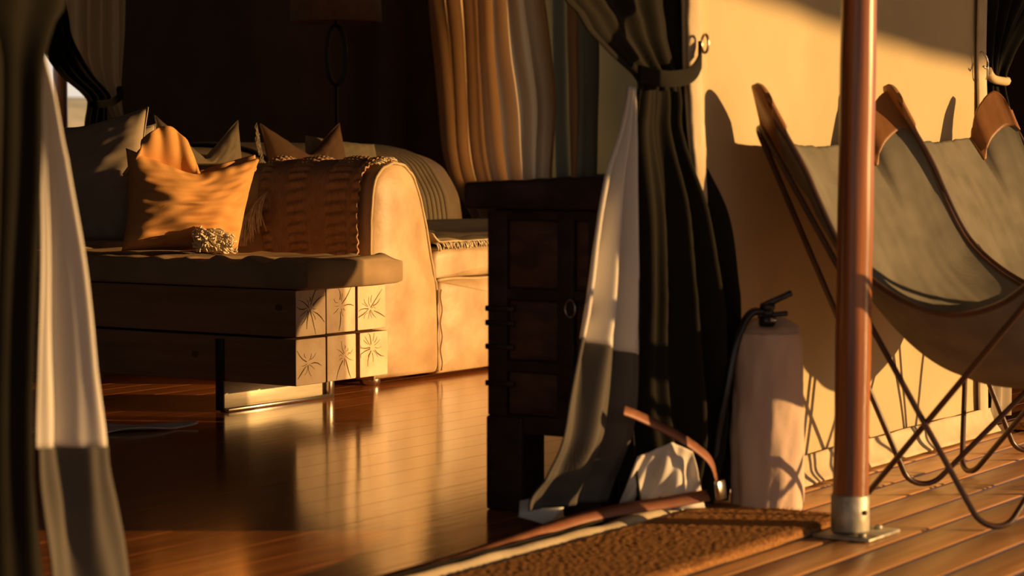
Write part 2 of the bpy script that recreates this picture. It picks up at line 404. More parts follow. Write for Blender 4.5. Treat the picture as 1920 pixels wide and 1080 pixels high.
def cushfn(u, v):
    # u round the section (x,z), v along y
    y = 3.895 + 1.88 * v
    e = min(v, 1 - v) * 1.88; k = 1 - max(0, 1 - e / .03) ** 2 * .35
    an = 2 * math.pi * u; c, s = math.cos(an), math.sin(an); ex = .16
    X = math.copysign(abs(c) ** ex, c); Z = math.copysign(abs(s) ** ex, s)
    kx = 1 - (1 - k) * .10; kz = 1 - (1 - k) * .35
    p = Vector((5.10 + .238 * X * kx, y, .4075 + .042 * Z * kz))
    if Z > .6:
        p.z += .0095 * math.sin(58 * (p.y * .9 - p.x * .42 + .03 * noise.noise(Vector((p.x * 4, p.y * 4, 9))))) * max(0, noise.noise(Vector((p.x * 3, p.y * 2.2, 0))) + .55) + .004 * noise.noise(Vector((p.x * 7, p.y * 7, 0)))
    if v < .005: p.y += 0
    return p
bm = grid(cushfn, 96, 150, closed_u=True)
bmesh.ops.holes_fill(bm, edges=[e for e in bm.edges if e.is_boundary], sides=0)
ce = [v for v in bm.verts]
bc = obj('bench_cushion', bm, m_cush, loc=(5.10, 4.8, .366)); tag(bc, 'long flat tan seat cushion lying on the timber bench', 'cushion')
bt = bmesh.new(); tube([(4.868, 3.93 + i * .02, .372) for i in range(90)], .003, 6, bt)
obj('seam', bt, m_cush, bc)

# ------------------------------------------------------------------ sofa: section with its back to the bench, section along the far side
PA = [(5.70, .02), (5.690, .25), (5.686, .444), (5.690, .566), (5.71, .669), (5.759, .713), (5.827, .728), (5.887, .711), (5.938, .659), (5.987, .542), (6.017, .433), (6.042, .342), (6.058, .28), (6.063, .02)]
def dens(P, n=3):
    out = []
    for i in range(len(P) - 1):
        for k in range(n): t = lerp_path([(*q, 0) for q in P], (i + k / n) / (len(P) - 1)); out.append((t.x, t.y))
    out.append(P[-1]); return out
def prism(P, f3, l0, l1, bulge=.02, rr=.018, nseg=24, wr=.004):
    """closed profile P (2D) lofted from l0 to l1; f3(p, q, l) -> world; rounded rims and softly bulging caps"""
    bm = bmesh.new(); cx_ = sum(p[0] for p in P) / len(P); cy_ = sum(p[1] for p in P) / len(P)
    levels = []
    for l, ins in [(l0, rr), (l0 + rr * .3, rr * .3), (l0 + rr, 0)] + [(l0 + rr + (l1 - l0 - 2 * rr) * i / nseg, 0) for i in range(1, nseg)] + [(l1 - rr, 0), (l1 - rr * .3, rr * .3), (l1, rr)]:
        ring = []
        for p, q in P:
            d = Vector((cx_ - p, cy_ - q)); dn = d.length or 1
            w = wr * noise.noise(Vector((p * 6, q * 6, l * 3)))
            ring.append(bm.verts.new(f3(p + d.x / dn * (ins + w), q + d.y / dn * (ins + w), l)))
        levels.append(ring)
    n = len(P)
    for A, B in zip(levels, levels[1:]):
        for k in range(n): bm.faces.new((A[k], A[(k + 1) % n], B[(k + 1) % n], B[k]))
    for ring, l, sg in ((levels[0], l0, -1), (levels[-1], l1, 1)):
        prev = ring
        for s, h in ((.8, .5), (.5, .85), (.2, 1.)):
            cur = []
            for k2, (p, q) in enumerate(P):
                p2 = cx_ + (p - cx_) * s; q2 = cy_ + (q - cy_) * s
                cur.append(bm.verts.new(f3(p2, q2, l + sg * (bulge * h + .006 * noise.noise(Vector((p2 * 8, q2 * 8, l)))))))
            for k in range(n): bm.faces.new((prev[k], prev[(k + 1) % n], cur[(k + 1) % n], cur[k]))
            prev = cur
        bm.faces.new(prev)
    return bm
sofa = thing('leather_sofa', (6.3, 5.1, 0), 'tan leather sofa with tall rounded back, standing behind the timber bench', 'sofa')
PAd = dens(PA, 4)
fA = lambda p, q, l: Vector((p, l, q))
bk = obj('backrest', prism(PAd, fA, 4.28, 5.50), m_leather, sofa)
pipe = [(p, 4.285, q) for p, q in PAd]
obj('piping', tube([(p + .001 * math.sin(i * 2.1), y, q + .002 * math.sin(i * 1.7)) for i, (p, y, q) in enumerate(pipe)], .0055, 8), m_piping, bk)
PS = [(6.06, .012), (6.06, .2), (6.065, .315), (6.09, .328), (6.5, .332), (7.02, .33), (7.05, .30), (7.05, .15), (7.05, .012)]
obj('seat_base', prism(dens(PS, 6), fA, 4.28, 5.50, bulge=.022), m_leather, sofa)
PC = [(6.065, .335), (6.06, .38), (6.075, .425), (6.2, .436), (6.6, .440), (7.0, .434), (7.05, .40), (7.05, .36), (7.03, .335), (6.5, .334)]
sc_ = obj('seat_cushion', prism(dens(PC, 6), fA, 4.30, 5.49, bulge=.014, wr=.006), m_leather, sofa)
obj('piping', tube([(6.06 + .02 * i, 4.287 + .001 * math.sin(i), .330 + .0035 * math.sin(i * .35)) for i in range(50)], .0055, 8), m_piping, sofa)
obj('seam', tube([(6.061, 4.268 + .004 * math.sin(i), .30 - i * .0145) for i in range(20)], .003, 6), m_piping, sofa)
for (fx, fy) in ((5.74, 4.33), (6.98, 4.33)):
    obj('foot', lathe([(.028, 0), (.034, .006), (.034, .028), (.03, .034)], (fx, fy, 0), 20), m_steel, sofa)
# far section, same rounded back, seen from its front
sofb = thing('leather_sofa', (7.4, 5.8, 0), 'far leather sofa section with curved back under a ribbed throw', 'sofa')
PB = [(6.45, .02), (6.45, .4), (6.42, .66), (6.33, .765), (6.22, .785), (6.117, 0.794), (5.949, 0.789), (5.802, 0.764), (5.701, 0.720), (5.649, 0.663), (5.602, 0.586), (5.585, 0.515), (5.579, 0.459), (5.575, .40), (5.575, .02)]
fB = lambda p, q, l: Vector((l, p, q))
obj('backrest', prism(dens(PB, 4), fB, 6.2, 8.10), m_leather, sofb)
obj('seat', prism(dens([(4.95, .02), (4.95, .3), (4.96, .42), (5.0, .445), (5.3, .45), (5.6, .45), (5.6, .02)], 4), fB, 7.10, 8.95, wr=.006), m_darkseat, sofb)
# ribbed throw
tb = thing('ribbed_throw', (7.5, 5.9, .5), 'khaki ribbed throw draped over the far curved sofa back', 'blanket')
PBd = [p for p in dens(PB, 6)]
TH = [p for p in PBd if p[1] > .462 and p[0] < 6.3]
def offs(P, d):
    out = []
    for i, (p, q) in enumerate(P):
        p0 = P[max(i - 1, 0)]; p1 = P[min(i + 1, len(P) - 1)]; t = Vector((p1[0] - p0[0], p1[1] - p0[1])).normalized()
        out.append((p - t.y * d * 1., q + t.x * d * 1.))
    return out
THo = offs(TH, -.012)
if THo[len(THo) // 2][1] < TH[len(TH) // 2][1]: THo = offs(TH, .010)
def ribfn(u, v):
    P = lerp_path([(*q, 0) for q in THo], v); x = 6.9 + u * 1.075
    h = .010 * abs(math.sin(u * math.pi * 32))
    return Vector((x, P.x - h * .6, P.y + h * .8))
rbm = grid(ribfn, 384, 40)
rbm.faces.ensure_lookup_table()
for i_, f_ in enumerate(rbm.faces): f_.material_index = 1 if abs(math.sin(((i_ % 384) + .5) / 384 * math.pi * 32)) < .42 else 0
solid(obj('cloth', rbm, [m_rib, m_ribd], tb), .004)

# ------------------------------------------------------------------ knitted blanket over the near sofa back
kb = thing('knitted_blanket', (5.75, 4.5, .7), 'brown cable-knit blanket hanging over the sofa back beside the ochre pillow', 'blanket')
KP = [(6.00, .55), (5.945, .668), (5.892, .722), (5.827, .740), (5.757, .726), (5.703, .680), (5.676, .58), (5.664, .48), (5.652, .40), (5.648, .32)]
def kbase(u, v):
    P = lerp_path([(*q, 0) for q in KP], v)
    yl = 4.78 - .10 * max(0, (v - .45)) / .55; yr = 4.335 - .05 * max(0, v - .4)
    y = yl + (yr - yl) * u
    return P, y
def kfn(u, v):
    P, y = kbase(u, v); P2 = lerp_path([(*q, 0) for q in KP], min(v + .02, 1)); P1 = lerp_path([(*q, 0) for q in KP], max(v - .02, 0))
    t = (P2 - P1).normalized(); n = Vector((-t.y, t.x, 0))
    if n.x > 0 and v > .5: n = -n
    if v <= .5 and n.y < 0: n = -n
    h = 0
    for c0, w in ((.38, .10), (.78, .11), (.97, .04), (.06, .05)):
        q = abs(u - c0) / w
        if q < 1: h += .011 * (1 - q ** 4) * (.5 + .5 * math.sin(v * 165 + (u - c0) * 10))
    h += .0012 * math.sin(u * 190)
    if v < .1 and u > .6: h += .006 * noise.noise(Vector((u * 30, v * 20, 0)))
    return Vector((P.x + n.x * h, y + .004 * math.sin(v * 12), P.y + n.y * h + .004 * noise.noise(Vector((u * 6, v * 4, 2)))))
solid(obj('cloth', grid(kfn, 150, 170), m_blanket, kb), .006)
fb = bmesh.new(); rg = random.Random(2)
for i in range(110):
    t = i / 110; p0 = Vector((5.635 - .03 * t, 4.675 + .115 * t, .635 - .125 * t)); L = rg.uniform(.09, .135)
    e = p0 + Vector((rg.uniform(-.035, -.005), rg.uniform(-.004, .035), -L))
    e.z = max(e.z, .452)
    mid = (p0 + e) / 2 + Vector((rg.uniform(-.02, .0), rg.uniform(-.005, .02), rg.uniform(0, .02)))
    tube(smooth_path([p0, mid, e], 5), [.0026] * 5 + [.0014], 4, fb)
tag(obj('fringe', fb, m_fringe, kb), kind='stuff')
# rim threads at the top near edge
fb = bmesh.new()
for i in range(26):
    v = .30 + .16 * i / 26; P, y = kbase(1, v)
    p0 = Vector((P.x, y, P.y + .004)); e = p0 + Vector((rg.uniform(-.01, .02), -rg.uniform(.02, .05), rg.uniform(-.012, .002)))
    tube([p0, (p0 + e) / 2 + Vector((0, 0, .004)), e], .0018, 4, fb)
tag(obj('edge_threads', fb, m_fringe, kb), kind='stuff')
# fringed throw on the near seat
st = thing('fringed_throw', (6.5, 4.6, .445), 'cream fringed throw spread on the near sofa seat cushion', 'blanket')
def stf(u, v):
    x = 6.08 + .95 * u; y = 4.315 + .9 * v
    z = .449 + .010 * math.sin(v * 40 + 2 * u) * (.5 + .5 * noise.noise(Vector((x * 3, y * 4, 0)))) + .008 * noise.noise(Vector((x * 8, y * 6, 0))) + .006
    if u < .06: z += .03 * (1 - u / .06) ** 2
    return Vector((x, y, z))
solid(obj('cloth', grid(stf, 80, 90), m_rib, st), .006)
fb = bmesh.new()
for i in range(190):
    x = 6.085 + .93 * i / 190; p0 = Vector((x, 4.318, .457)); e = p0 + Vector((rg.uniform(-.012, .012), -rg.uniform(.006, .022), -rg.uniform(.012, .03)))
    tube([p0, (p0 + e) / 2 + Vector((0, -.004, .004)), e], .0022, 4, fb)
tag(obj('fringe', fb, m_fringe, st), kind='stuff')

# ------------------------------------------------------------------ pillows
def pillow(name, center, w, h, t, yaw, tilt, roll, material, label, sag=.0, ear=.10, wr=.008, seed=0, group=None, squash=0., parent=None, pip=True, taper=0., drag=0.):
    """yaw: heading of the face normal (deg, 0=+x); tilt: leaning back; roll: in its own plane"""
    c = Vector(center)
    n = Vector((math.cos(math.radians(yaw)), math.sin(math.radians(yaw)), 0)); right = Vector((-n.y, n.x, 0)) ; upv = Vector((0, 0, 1))
    Rt = Matrix.Rotation(math.radians(tilt), 3, right); n2 = Rt @ n; u2 = Rt @ upv
    Rr = Matrix.Rotation(math.radians(roll), 3, n2); right2 = Rr @ right; u2 = Rr @ u2
    def surf(side):
        def fn(a_, b_):
            U = a_ * 2 - 1; V = b_ * 2 - 1
            x = U * w / 2 * (1 - ear * (1 - V * V)); y = V * h / 2 * (1 - ear * (1 - U * U))
            if U > 0: x *= 1 - taper * (1 - V) / 2
            if V > -.2: y -= sag * (1 - (U * U + .01) ** .5 * .995) ** 1.15 * (V + .2) / 1.2
            th = t / 2 * ((1 - U ** 2) * (1 - V ** 2)) ** .45 * (1 - .3 * squash * (V + 1) / 2)
            th = max(th, .003 * (1 if abs(U) < 1 and abs(V) < 1 else 0))
            e_ = (1 - U ** 2) * (1 - V ** 2)
            d = wr * noise.noise(Vector((U * 2.2 + seed, V * 2.2, side * 3))) * min(1, e_ * 5)
            d += wr * .9 * noise.noise(Vector((U * 2 + V * 3 + seed, (V - U * .35) * 8, side * 5))) * min(1, e_ * 4)
            # gathers running in from the edges
            d += wr * .5 * math.sin(U * 24 + seed) * max(0, abs(V) - .72) / .28 * min(1, e_ * 8)
            if drag: d += drag * math.sin((V * 1.0 - U * .35) * 26 + 2 * math.sin(U * 3)) * max(0, .9 - abs(U + .35)) * min(1, e_ * 3)
            return c + right2 * x + u2 * y + n2 * side * (th + d)
        return fn
    bm = grid(surf(1), 48, 48); grid(surf(-1), 48, 48, bm)
    bmesh.ops.remove_doubles(bm, verts=bm.verts, dist=.0012)
    base = c - Vector((0, 0, h / 2))
    o = obj(name, bm, material, parent, loc=base if not parent else None)
    if label: tag(o, label, 'pillow', group)
    if pip:
        f = surf(1); pts = []
        for i in range(40): pts.append(f(i / 40, 0))
        for i in range(40): pts.append(f(1, i / 40))
        for i in range(40): pts.append(f(1 - i / 40, 1))
        for i in range(40): pts.append(f(0, 1 - i / 40))
        obj('piping', tube(pts, .0028, 6, closed=True), material, o)
    return o, (c, right2, u2, n2)
# ochre pillow: body slumped on the bench plus its folded-over top corner
po, fr = pillow('ochre_pillow', (5.12, 4.55, .603), .43, .315, .22, 238, -4, -4, m_orange,
                'bright ochre linen pillow with cream tassel slumped on the bench cushion', sag=.06, ear=.07, wr=.012, seed=3, drag=.0045, taper=.30, pip=False)
c_, R_, U_, N_ = fr
def flapfn(u, v):
    # folded top-left corner: leaf that rises behind the top edge and leans over
    base = c_ - R_ * (.215 - .235 * u) + U_ * (.075 + .02 * math.sin(u * 3))
    hgt = (.138 * math.sin(math.pi * min(1, u * .80 + .22)) ** .55) * v
    return base + U_ * hgt + N_ * (-.02 + .05 * math.sin(v * 2.4) * (1 - .4 * u) + .008 * math.sin(u * 22 + v * 5) * v) + R_ * (.05 * v * (1 - u))
obj('folded_corner', grid(flapfn, 30, 24), m_orange, po); solid(po.children[-1], .012)
def flap2(u, v):
    base = c_ + R_ * (-.02 + .215 * u) + U_ * (.08 + .035 * u)
    return base + U_ * (.05 * v * (u ** .7)) + N_ * (.02 - .05 * v + .01 * math.sin(u * 15)) + R_ * (.01 * v)
solid(obj('folded_edge', grid(flap2, 30, 12), m_orange, po), .010)
tp = c_ + R_ * .02 - U_ * .115 + N_ * .10
tsb = bmesh.new(); rg = random.Random(11)
T0 = Vector((5.075, 4.47, .505))
for i in range(230):
    s = T0 + Vector((rg.gauss(0, .012), rg.gauss(0, .012), rg.uniform(0, .02)))
    e = T0 + R_ * rg.uniform(-.03, .085) + N_ * rg.uniform(-.01, .07) + Vector((0, 0, rg.uniform(-.05, .005)))
    e.z = max(e.z, .456)
    mid = (s + e) / 2 + Vector((rg.gauss(0, .010), rg.gauss(0, .010), rg.uniform(.005, .022)))
    q = [s, mid, e, e + Vector((rg.gauss(0, .010), rg.gauss(0, .010), rg.uniform(-.004, .012)))]
    for p in q: p.z = max(p.z, .455)
    tube(smooth_path(q, 7), .0026, 5, tsb)
tag(obj('tassel', tsb, m_fringe, po), kind='stuff')
pillow('taupe_pillow', (5.035, 4.95, .668), .50, .43, .15, 193, -12, 6, m_grey, 'large shaded taupe pillow standing left of the ochre pillow on the bench', ear=.09, wr=.01, seed=8, sag=.02)
pillow('taupe_pillow', (5.33, 5.17, .65), .44, .40, .14, 222, -14, 4, m_grey, 'taupe pillow mostly hidden at the far left end of the bench', ear=.08, seed=5, sag=.03)
pillow('olive_pillow', (6.10, 5.36, .675), .40, .45, .15, 262, -12, -2, m_stone, 'olive linen pillow with two pointed corners rising behind the ochre pillow', sag=.15, ear=.10, wr=.006, seed=12, group='pillows on the sofa')
pl2, fr2 = pillow('rust_pillow', (6.60, 5.26, .672), .42, .43, .15, 262, -14, 1, m_brownp, 'dark rust fringed pillow rising behind the knitted blanket', sag=.12, ear=.09, wr=.006, seed=20, group='pillows on the sofa')
fb = bmesh.new(); c2_, R2_, U2_, N2_ = fr2
for i in range(60):
    v = -.5 + i / 60; p0 = c2_ + R2_ * -.225 + U2_ * (.45 * v) * 1.0
    e = p0 - R2_ * rg.uniform(.0, .02) - U2_ * rg.uniform(.03, .06) + N2_ * rg.uniform(-.01, .01)
    tube([p0, (p0 + e) / 2 - R2_ * .01, e], .002, 4, fb)
tag(obj('fringe', fb, m_fringe, pl2), kind='stuff')
pillow('olive_pillow', (6.86, 5.30, .645), .34, .37, .16, 255, -16, -6, m_stone, 'rounded olive pillow rising beside the rust pillow near the ribbed throw', sag=.0, ear=.05, wr=.006, seed=31, pip=False, group='pillows on the sofa')

# ------------------------------------------------------------------ old dark trunk-cabinet on legs inside the doorway
tk = thing('wooden_chest', (4.18, 2.43, 0), 'old dark wooden chest on stout legs behind the tied curtain', 'chest')
X0, X1, Y0, Y1 = 3.80, 4.56, 2.28, 2.558
for (px_, py_) in ((X0, Y1 - .087), (X0, Y0), (X1 - .087, Y1 - .087), (X1 - .087, Y0)):
    lg = obj('leg', box(px_ - .003, py_ - .002, 0, px_ + .088, py_ + .09, .20, .006, 2), m_trunk, tk)
obj('body', box(X0 + .012, Y0 + .01, .19, X1 - .012, Y1 - .01, .635, .003), m_trunk, tk)
for (y0, y1, z0, z1) in ((2.51, 2.558, .2, .632), (2.345, 2.385, .2, .632), (2.28, 2.31, .2, .632)):
    obj('stile', box(X0, y0, z0, X0 + .02, y1, z1, .003, 2), m_trunk, tk)
for (z0, z1) in ((.612, .632), (.445, .468), (.295, .318), (.165, .203)):
    obj('rail', box(X0 + .003, Y0 + .02, z0, X0 + .022, Y1 - .03, z1, .003, 2), m_trunk, tk)
for (y0, y1) in ((2.388, 2.508), (2.313, 2.343)):
    for (z0, z1) in ((.47, .61), (.32, .443), (.205, .293)):
        obj('panel', box(X0 + .006, y0, z0, X0 + .02, y1, z1, .004, 2), m_panel, tk)
for zc in (.395, .345, .268, .425):
    bb = box(X0 - .004, 2.49, zc - .006, X0 + .004, 2.5625, zc + .006, .002)
    s_ = obj('iron_strap', bb, m_iron, tk)
    obj('rivet', lathe([(.004, 0), (.0035, .003), (.001, .004)], (X0 - .004, 2.535, zc), 8), m_iron, s_)
def lidfn():
    bm = box(X0 - .035, Y0 - .03, .634, X1 + .03, Y1 + .037, .69, .008, 2)
    bmesh.ops.subdivide_edges(bm, edges=[e for e in bm.edges if e.calc_length() > .2], cuts=24, use_grid_fill=True)
    for v in bm.verts:
        if v.co.z > .66: v.co.z += .005 * noise.noise(v.co * 22) + .012 * (Y1 - v.co.y) / .3
        v.co.x += .003 * noise.noise(v.co * 14)
    return bm
obj('lid', lidfn(), m_trunk, tk)
rg_ = [(X0 - .012, 2.346 + .012 * math.sin(t), .432 + .018 * math.cos(t)) for t in [2 * math.pi * i / 20 for i in range(20)]]
obj('ring_latch', tube(rg_, .0022, 6, closed=True), m_steel, tk)

# ------------------------------------------------------------------ door curtains
dc = thing('door_curtain', (3.85, 2.2, 0), 'dark curtain with white lining tied back beside the canvas wall', 'curtain', 'tied tent door curtains')
R_UP = [(1.65, 2.9, 2.2, 3.985, 2.2), (1.3, 3.20, 2.2, 3.99, 2.2), (1.035, 3.495, 2.19, 3.985, 2.19), (0.979, 3.581, 2.185, 3.98, 2.185), (0.932, 3.671, 2.18, 3.975, 2.18), (0.898, 3.743, 2.175, 3.965, 2.175), (.875, 3.757, 2.175, 3.965, 2.175)]
R_LO = [(.885, 3.757, 2.175, 3.96, 2.175), (0.86, 3.757, 2.18, 3.975, 2.18), (0.788, 3.748, 2.19, 4.00, 2.19), (0.630, 3.736, 2.195, 4.03, 2.13), (0.471, 3.732, 2.195, 4.045, 2.12), (0.339, 3.733, 2.195, 4.055, 2.12), (0.227, 3.738, 2.195, 4.075, 2.12), (0.149, 3.76, 2.195, 4.065, 2.12), (0.03, 3.785, 2.2, 4.02, 2.13)]
solid(obj('upper_cloth', cloth(R_UP, 4.2, .030, nu=120, nv=50, phase=.4, flat=lambda v: 1.0 - .75 * v), m_dcurt, dc), .004)
solid(obj('lower_cloth', cloth(R_LO, 4.0, .026, nu=120, nv=70, phase=1.0, flat=lambda v: .3 + 1.2 * min(1, v * 2)), m_dcurt, dc), .004)
R_LIN = [(0.880, 3.741, 2.185, 3.758, 2.18), (0.788, 3.712, 2.19, 3.748, 2.172), (0.704, 3.672, 2.2, 3.742, 2.168), (0.580, 3.632, 2.205, 3.738, 2.165), (0.478, 3.601, 2.205, 3.738, 2.165), (0.374, 3.566, 2.205, 3.733, 2.165)]
R_HEM = [(0.374, 3.566, 2.205, 3.733, 2.165), (0.277, 3.531, 2.205, 3.732, 2.165), (0.194, 3.529, 2.22, 3.739, 2.18), (0.115, 3.550, 2.27, 3.781, 2.23), (0.075, 3.564, 2.31, 3.785, 2.25), (0.045, 3.590, 2.33, 3.785, 2.26)]
RALL = R_LIN + R_HEM[1:]
def linfn(rows):
    zt, zb = RALL[0][0], RALL[-1][0]
    def fn(u, v):
        z0 = rows[0][0] + (rows[-1][0] - rows[0][0]) * v
        # hem line drops a little towards the leading fold
        z = z0
        V = (z - zt) / (zb - zt); _, (xl, yl, xr, yr) = interp(RALL, min(max(V, 0), 1))
        am = .004 + .016 * min(1, V * 1.8)
        d = am * (math.sin(2 * math.pi * 2.2 * u + .6 + .5 * V) + .4 * math.sin(2 * math.pi * 4.7 * u + V * 2))
        k = 1 - max(0, V - .55) * 1.2
        return Vector((xl + (xr - xl) * u, yl + (yr - yl) * u - d * max(k, .4), z - (.045 * (u - .5)) * (1 if abs(z - .374) < .0005 or True else 0) * (min(1, V * 3) if z > .374 else max(0, 1 - (.374 - z) / .2))))
    return fn
solid(obj('lining', grid(linfn(R_LIN), 60, 50), m_lining, dc), .003)
solid(obj('hem_panel', grid(linfn(R_HEM), 60, 50), m_ghem, dc), .003)
def tipfn(u, v):
    A = Vector((3.66, 2.385, .050)); B = Vector((3.69, 2.30, .040)); C = Vector((3.655, 2.315, .008)); D = Vector((3.64, 2.375, .022))
    p = A.lerp(B, u).lerp(D.lerp(C, u), v); p.z += .012 * math.sin(u * math.pi) * (1 - v); return p
solid(obj('lining_corner', grid(tipfn, 12, 8), m_lining, dc), .003)
# pooled white lining under the strap
def poolfn(u, v):
    A = Vector((3.80, 2.245, .018)); B = Vector((3.915, 2.10, .028)); C = Vector((3.86, 2.10, .185)); D = Vector((3.75, 2.165, .145))
    p = A.lerp(B, u).lerp(D.lerp(C, u), v)
    f = math.sin(u * 11 + v * 2.5) + .7 * math.sin(u * 23 - v * 6 + 1)
    n = Vector((-.75, -.6, .2)); p += n * (.010 * f * (.4 + .6 * math.sin(math.pi * v)) + .02 * math.sin(math.pi * u))
    p.z = max(p.z - .045 * max(0, u - .6) * v * 2, .012)
    return p
solid(obj('pooled_lining', grid(poolfn, 60, 30), m_lining, dc), .003)
# tie-back
tie = smooth_path([(3.735, 2.155, .905), (3.79, 2.125, .895), (3.87, 2.115, .905), (3.93, 2.125, .935), (3.955, 2.14, .962)], 20)
tbm = bmesh.new()
prev = None
for p in tie:
    q = [tbm.verts.new(p + Vector((0, -.003, .016))), tbm.verts.new(p + Vector((0, -.003, -.016))), tbm.verts.new(p + Vector((0, .004, -.016))), tbm.verts.new(p + Vector((0, .004, .016)))]
    if prev:
        for e in range(4): tbm.faces.new((prev[e], prev[(e + 1) % 4], q[(e + 1) % 4], q[e]))
    prev = q
tieo = obj('tie_back', tbm, m_dcurt, dc)
ring = [(3.955 + .004 * math.sin(t), 2.128 + .010 * math.sin(t), .972 + .019 * math.cos(t)) for t in [2 * math.pi * i / 20 for i in range(20)]]
obj('tie_ring', tube(ring, .003, 6, closed=True), m_brass, dc)

lc = thing('door_curtain', (2.2, 2.25, 0), 'blurred near curtain with bright white lining and grey hem at left edge', 'curtain', 'tied tent door curtains')
L_OUT = [(1.6, 1.2, 2.25, 2.6, 2.25), (1.2, 1.7, 2.25, 2.40, 2.25), (0.937, 1.869, 2.25, 2.275, 2.25), (0.900, 1.954, 2.25, 2.238, 2.25), (0.861, 2.00, 2.25, 2.218, 2.25), (0.734, 1.99, 2.25, 2.214, 2.25), (0.522, 1.97, 2.25, 2.204, 2.25), (0.311, 1.95, 2.25, 2.206, 2.25), (0.02, 1.93, 2.25, 2.235, 2.25)]
solid(obj('outer_cloth', cloth(L_OUT, 3.4, .022, nu=110, nv=80, phase=2.0), m_dcurt, lc), .004)
L_LIN = [(0.895, 2.217, 2.255, 2.220, 2.250), (0.824, 2.221, 2.260, 2.232, 2.240), (0.734, 2.224, 2.265, 2.245, 2.232), (0.584, 2.228, 2.272, 2.267, 2.222), (0.434, 2.225, 2.278, 2.283, 2.215), (0.323, 2.219, 2.280, 2.297, 2.210)]
L_HEM = [(0.323, 2.219, 2.280, 2.297, 2.210), (0.244, 2.227, 2.280, 2.318, 2.210), (0.141, 2.240, 2.275, 2.352, 2.215), (0.017, 2.255, 2.270, 2.388, 2.220)]
solid(obj('lining', cloth(L_LIN, 1.3, .012, nu=40, nv=50, phase=.8, flat=lambda v: .2 + .8 * v), m_lining, lc), .003)
solid(obj('hem_panel', cloth(L_HEM, 1.3, .012, nu=40, nv=40, phase=1.4), m_ghem, lc), .003)
obj('binding', tube([(2.19, 2.21, .09), (2.175, 2.205, .06), (2.15, 2.2, .03), (2.1, 2.2, .012)], .009, 8), m_strap, lc)

# second doorway's curtain (right edge), tied low; it shades the room behind
dd = thing('door_curtain', (5.75, 2.2, 0), 'dark tied curtain of the far doorway behind the second chair', 'curtain', 'tied tent door curtains')
D2 = [(2.05, 5.60, 2.2, 7.4, 2.2), (1.6, 5.585, 2.2, 6.7, 2.2), (1.248, 5.575, 2.2, 6.286, 2.2), (1.163, 5.575, 2.2, 6.110, 2.2), (1.079, 5.589, 2.2, 5.963, 2.2), (1.009, 5.607, 2.2, 5.853, 2.2), (0.952, 5.632, 2.2, 5.790, 2.2), (0.895, 5.634, 2.2, 5.824, 2.2), (.80, 5.63, 2.2, 5.90, 2.2), (.68, 5.63, 2.2, 5.955, 2.2), (.59, 5.63, 2.2, 5.86, 2.2), (.52, 5.63, 2.2, 5.76, 2.2), (.45, 5.63, 2.2, 5.73, 2.2), (.25, 5.63, 2.2, 5.72, 2.2), (.01, 5.63, 2.2, 5.72, 2.2)]
gz = [(.70, 5.66, 2.225, 5.97, 2.225), (.4, 5.66, 2.225, 5.975, 2.225), (.01, 5.66, 2.225, 5.98, 2.225)]
obj('gauze_edge', cloth(gz, 3, .008, nu=40, nv=20), m_gauze, dd)
solid(obj('cloth', cloth(D2, 5, .022, nu=130, nv=110, phase=.2), m_dcurt, dd), .004)
obj('tie_back', tube(smooth_path([(5.80, 2.18, .955), (5.72, 2.155, .95), (5.63, 2.155, .955), (5.58, 2.15, .975)], 14), .012, 8), m_canvas, dd)
hk = thing('wall_hook', (5.50, 2.14, .97), 'small pale metal hook on the canvas edge above the second chair', 'hook')
obj('hook_wire', tube(smooth_path([(5.50, 2.140, 1.02), (5.514, 2.132, 1.012), (5.520, 2.128, .994), (5.510, 2.126, .978), (5.495, 2.13, .982)], 12), .003, 6), m_steel, hk)
obj('hook_eye', tube(smooth_path([(5.528, 2.13, .998), (5.522, 2.128, .982), (5.525, 2.13, .958), (5.532, 2.135, .950)], 10), .0028, 6), m_steel, hk)

# ------------------------------------------------------------------ leather-bound strap and threshold flap
ls = thing('leather_strap', (3.6, 2.2, 0), 'brown leather strap from the curtain foot along the doorway threshold', 'strap')
def ribbon(pts, wvec, t=.004):
    bm = bmesh.new(); prev = None
    for p, w in zip(pts, wvec):
        w = Vector(w); p = Vector(p); nrm = Vector((0, 0, t))
        q = [bm.verts.new(p + w), bm.verts.new(p - w), bm.verts.new(p - w - Vector((.001, 0, t))), bm.verts.new(p + w - Vector((.001, 0, t)))]
        if prev:
            for e in range(4): bm.faces.new((prev[e], prev[(e + 1) % 4], q[(e + 1) % 4], q[e]))
        else: bm.faces.new(q)
        prev = q
    bm.faces.new(prev[::-1]); return bm
s1 = smooth_path([(3.645, 2.135, .252), (3.68, 2.12, .238), (3.766, 2.085, .195), (3.853, 2.062, .142), (3.882, 2.058, .098), (3.885, 2.06, .072)], 30)
obj('strap_upper', ribbon(s1, [(.003, .0, .0075)] * 24 + [(.0075, .002, .004)] * 7), m_strap, ls)
s2 = smooth_path([(3.88, 2.075, .062), (3.80, 2.13, .052), (3.68, 2.19, .045), (3.55, 2.215, .036), (3.3, 2.212, .026), (3.1, 2.205, .022), (2.5, 2.2, .02)], 40)
obj('strap_lower', ribbon(s2, [(.002, .006, .009)] * 41), m_strap, ls)
bk_ = box(3.872, 2.046, .052, 3.904, 2.056, .092, .002)
for v in bk_.verts: v.co.x += (v.co.z - .07) * -.25
obj('buckle', bk_, m_steel, ls)
tf = thing('threshold_flap', (3.1, 2.17, 0), 'cream canvas threshold flap lying between the floor and doormat', 'flap')
def tff(u, v):
    x = 4.06 - 2.3 * u; y = 2.135 + .075 * v; z = .006 + .020 * math.sin(math.pi * min(1, v * 1.1)) ** 1. + .004 * noise.noise(Vector((x * 9, v * 3, 0)))
    return Vector((x, y + .006 * noise.noise(Vector((x * 5, 0, 1))), max(z, .003) + .03 * max(0, .18 - u) / .18 * v))
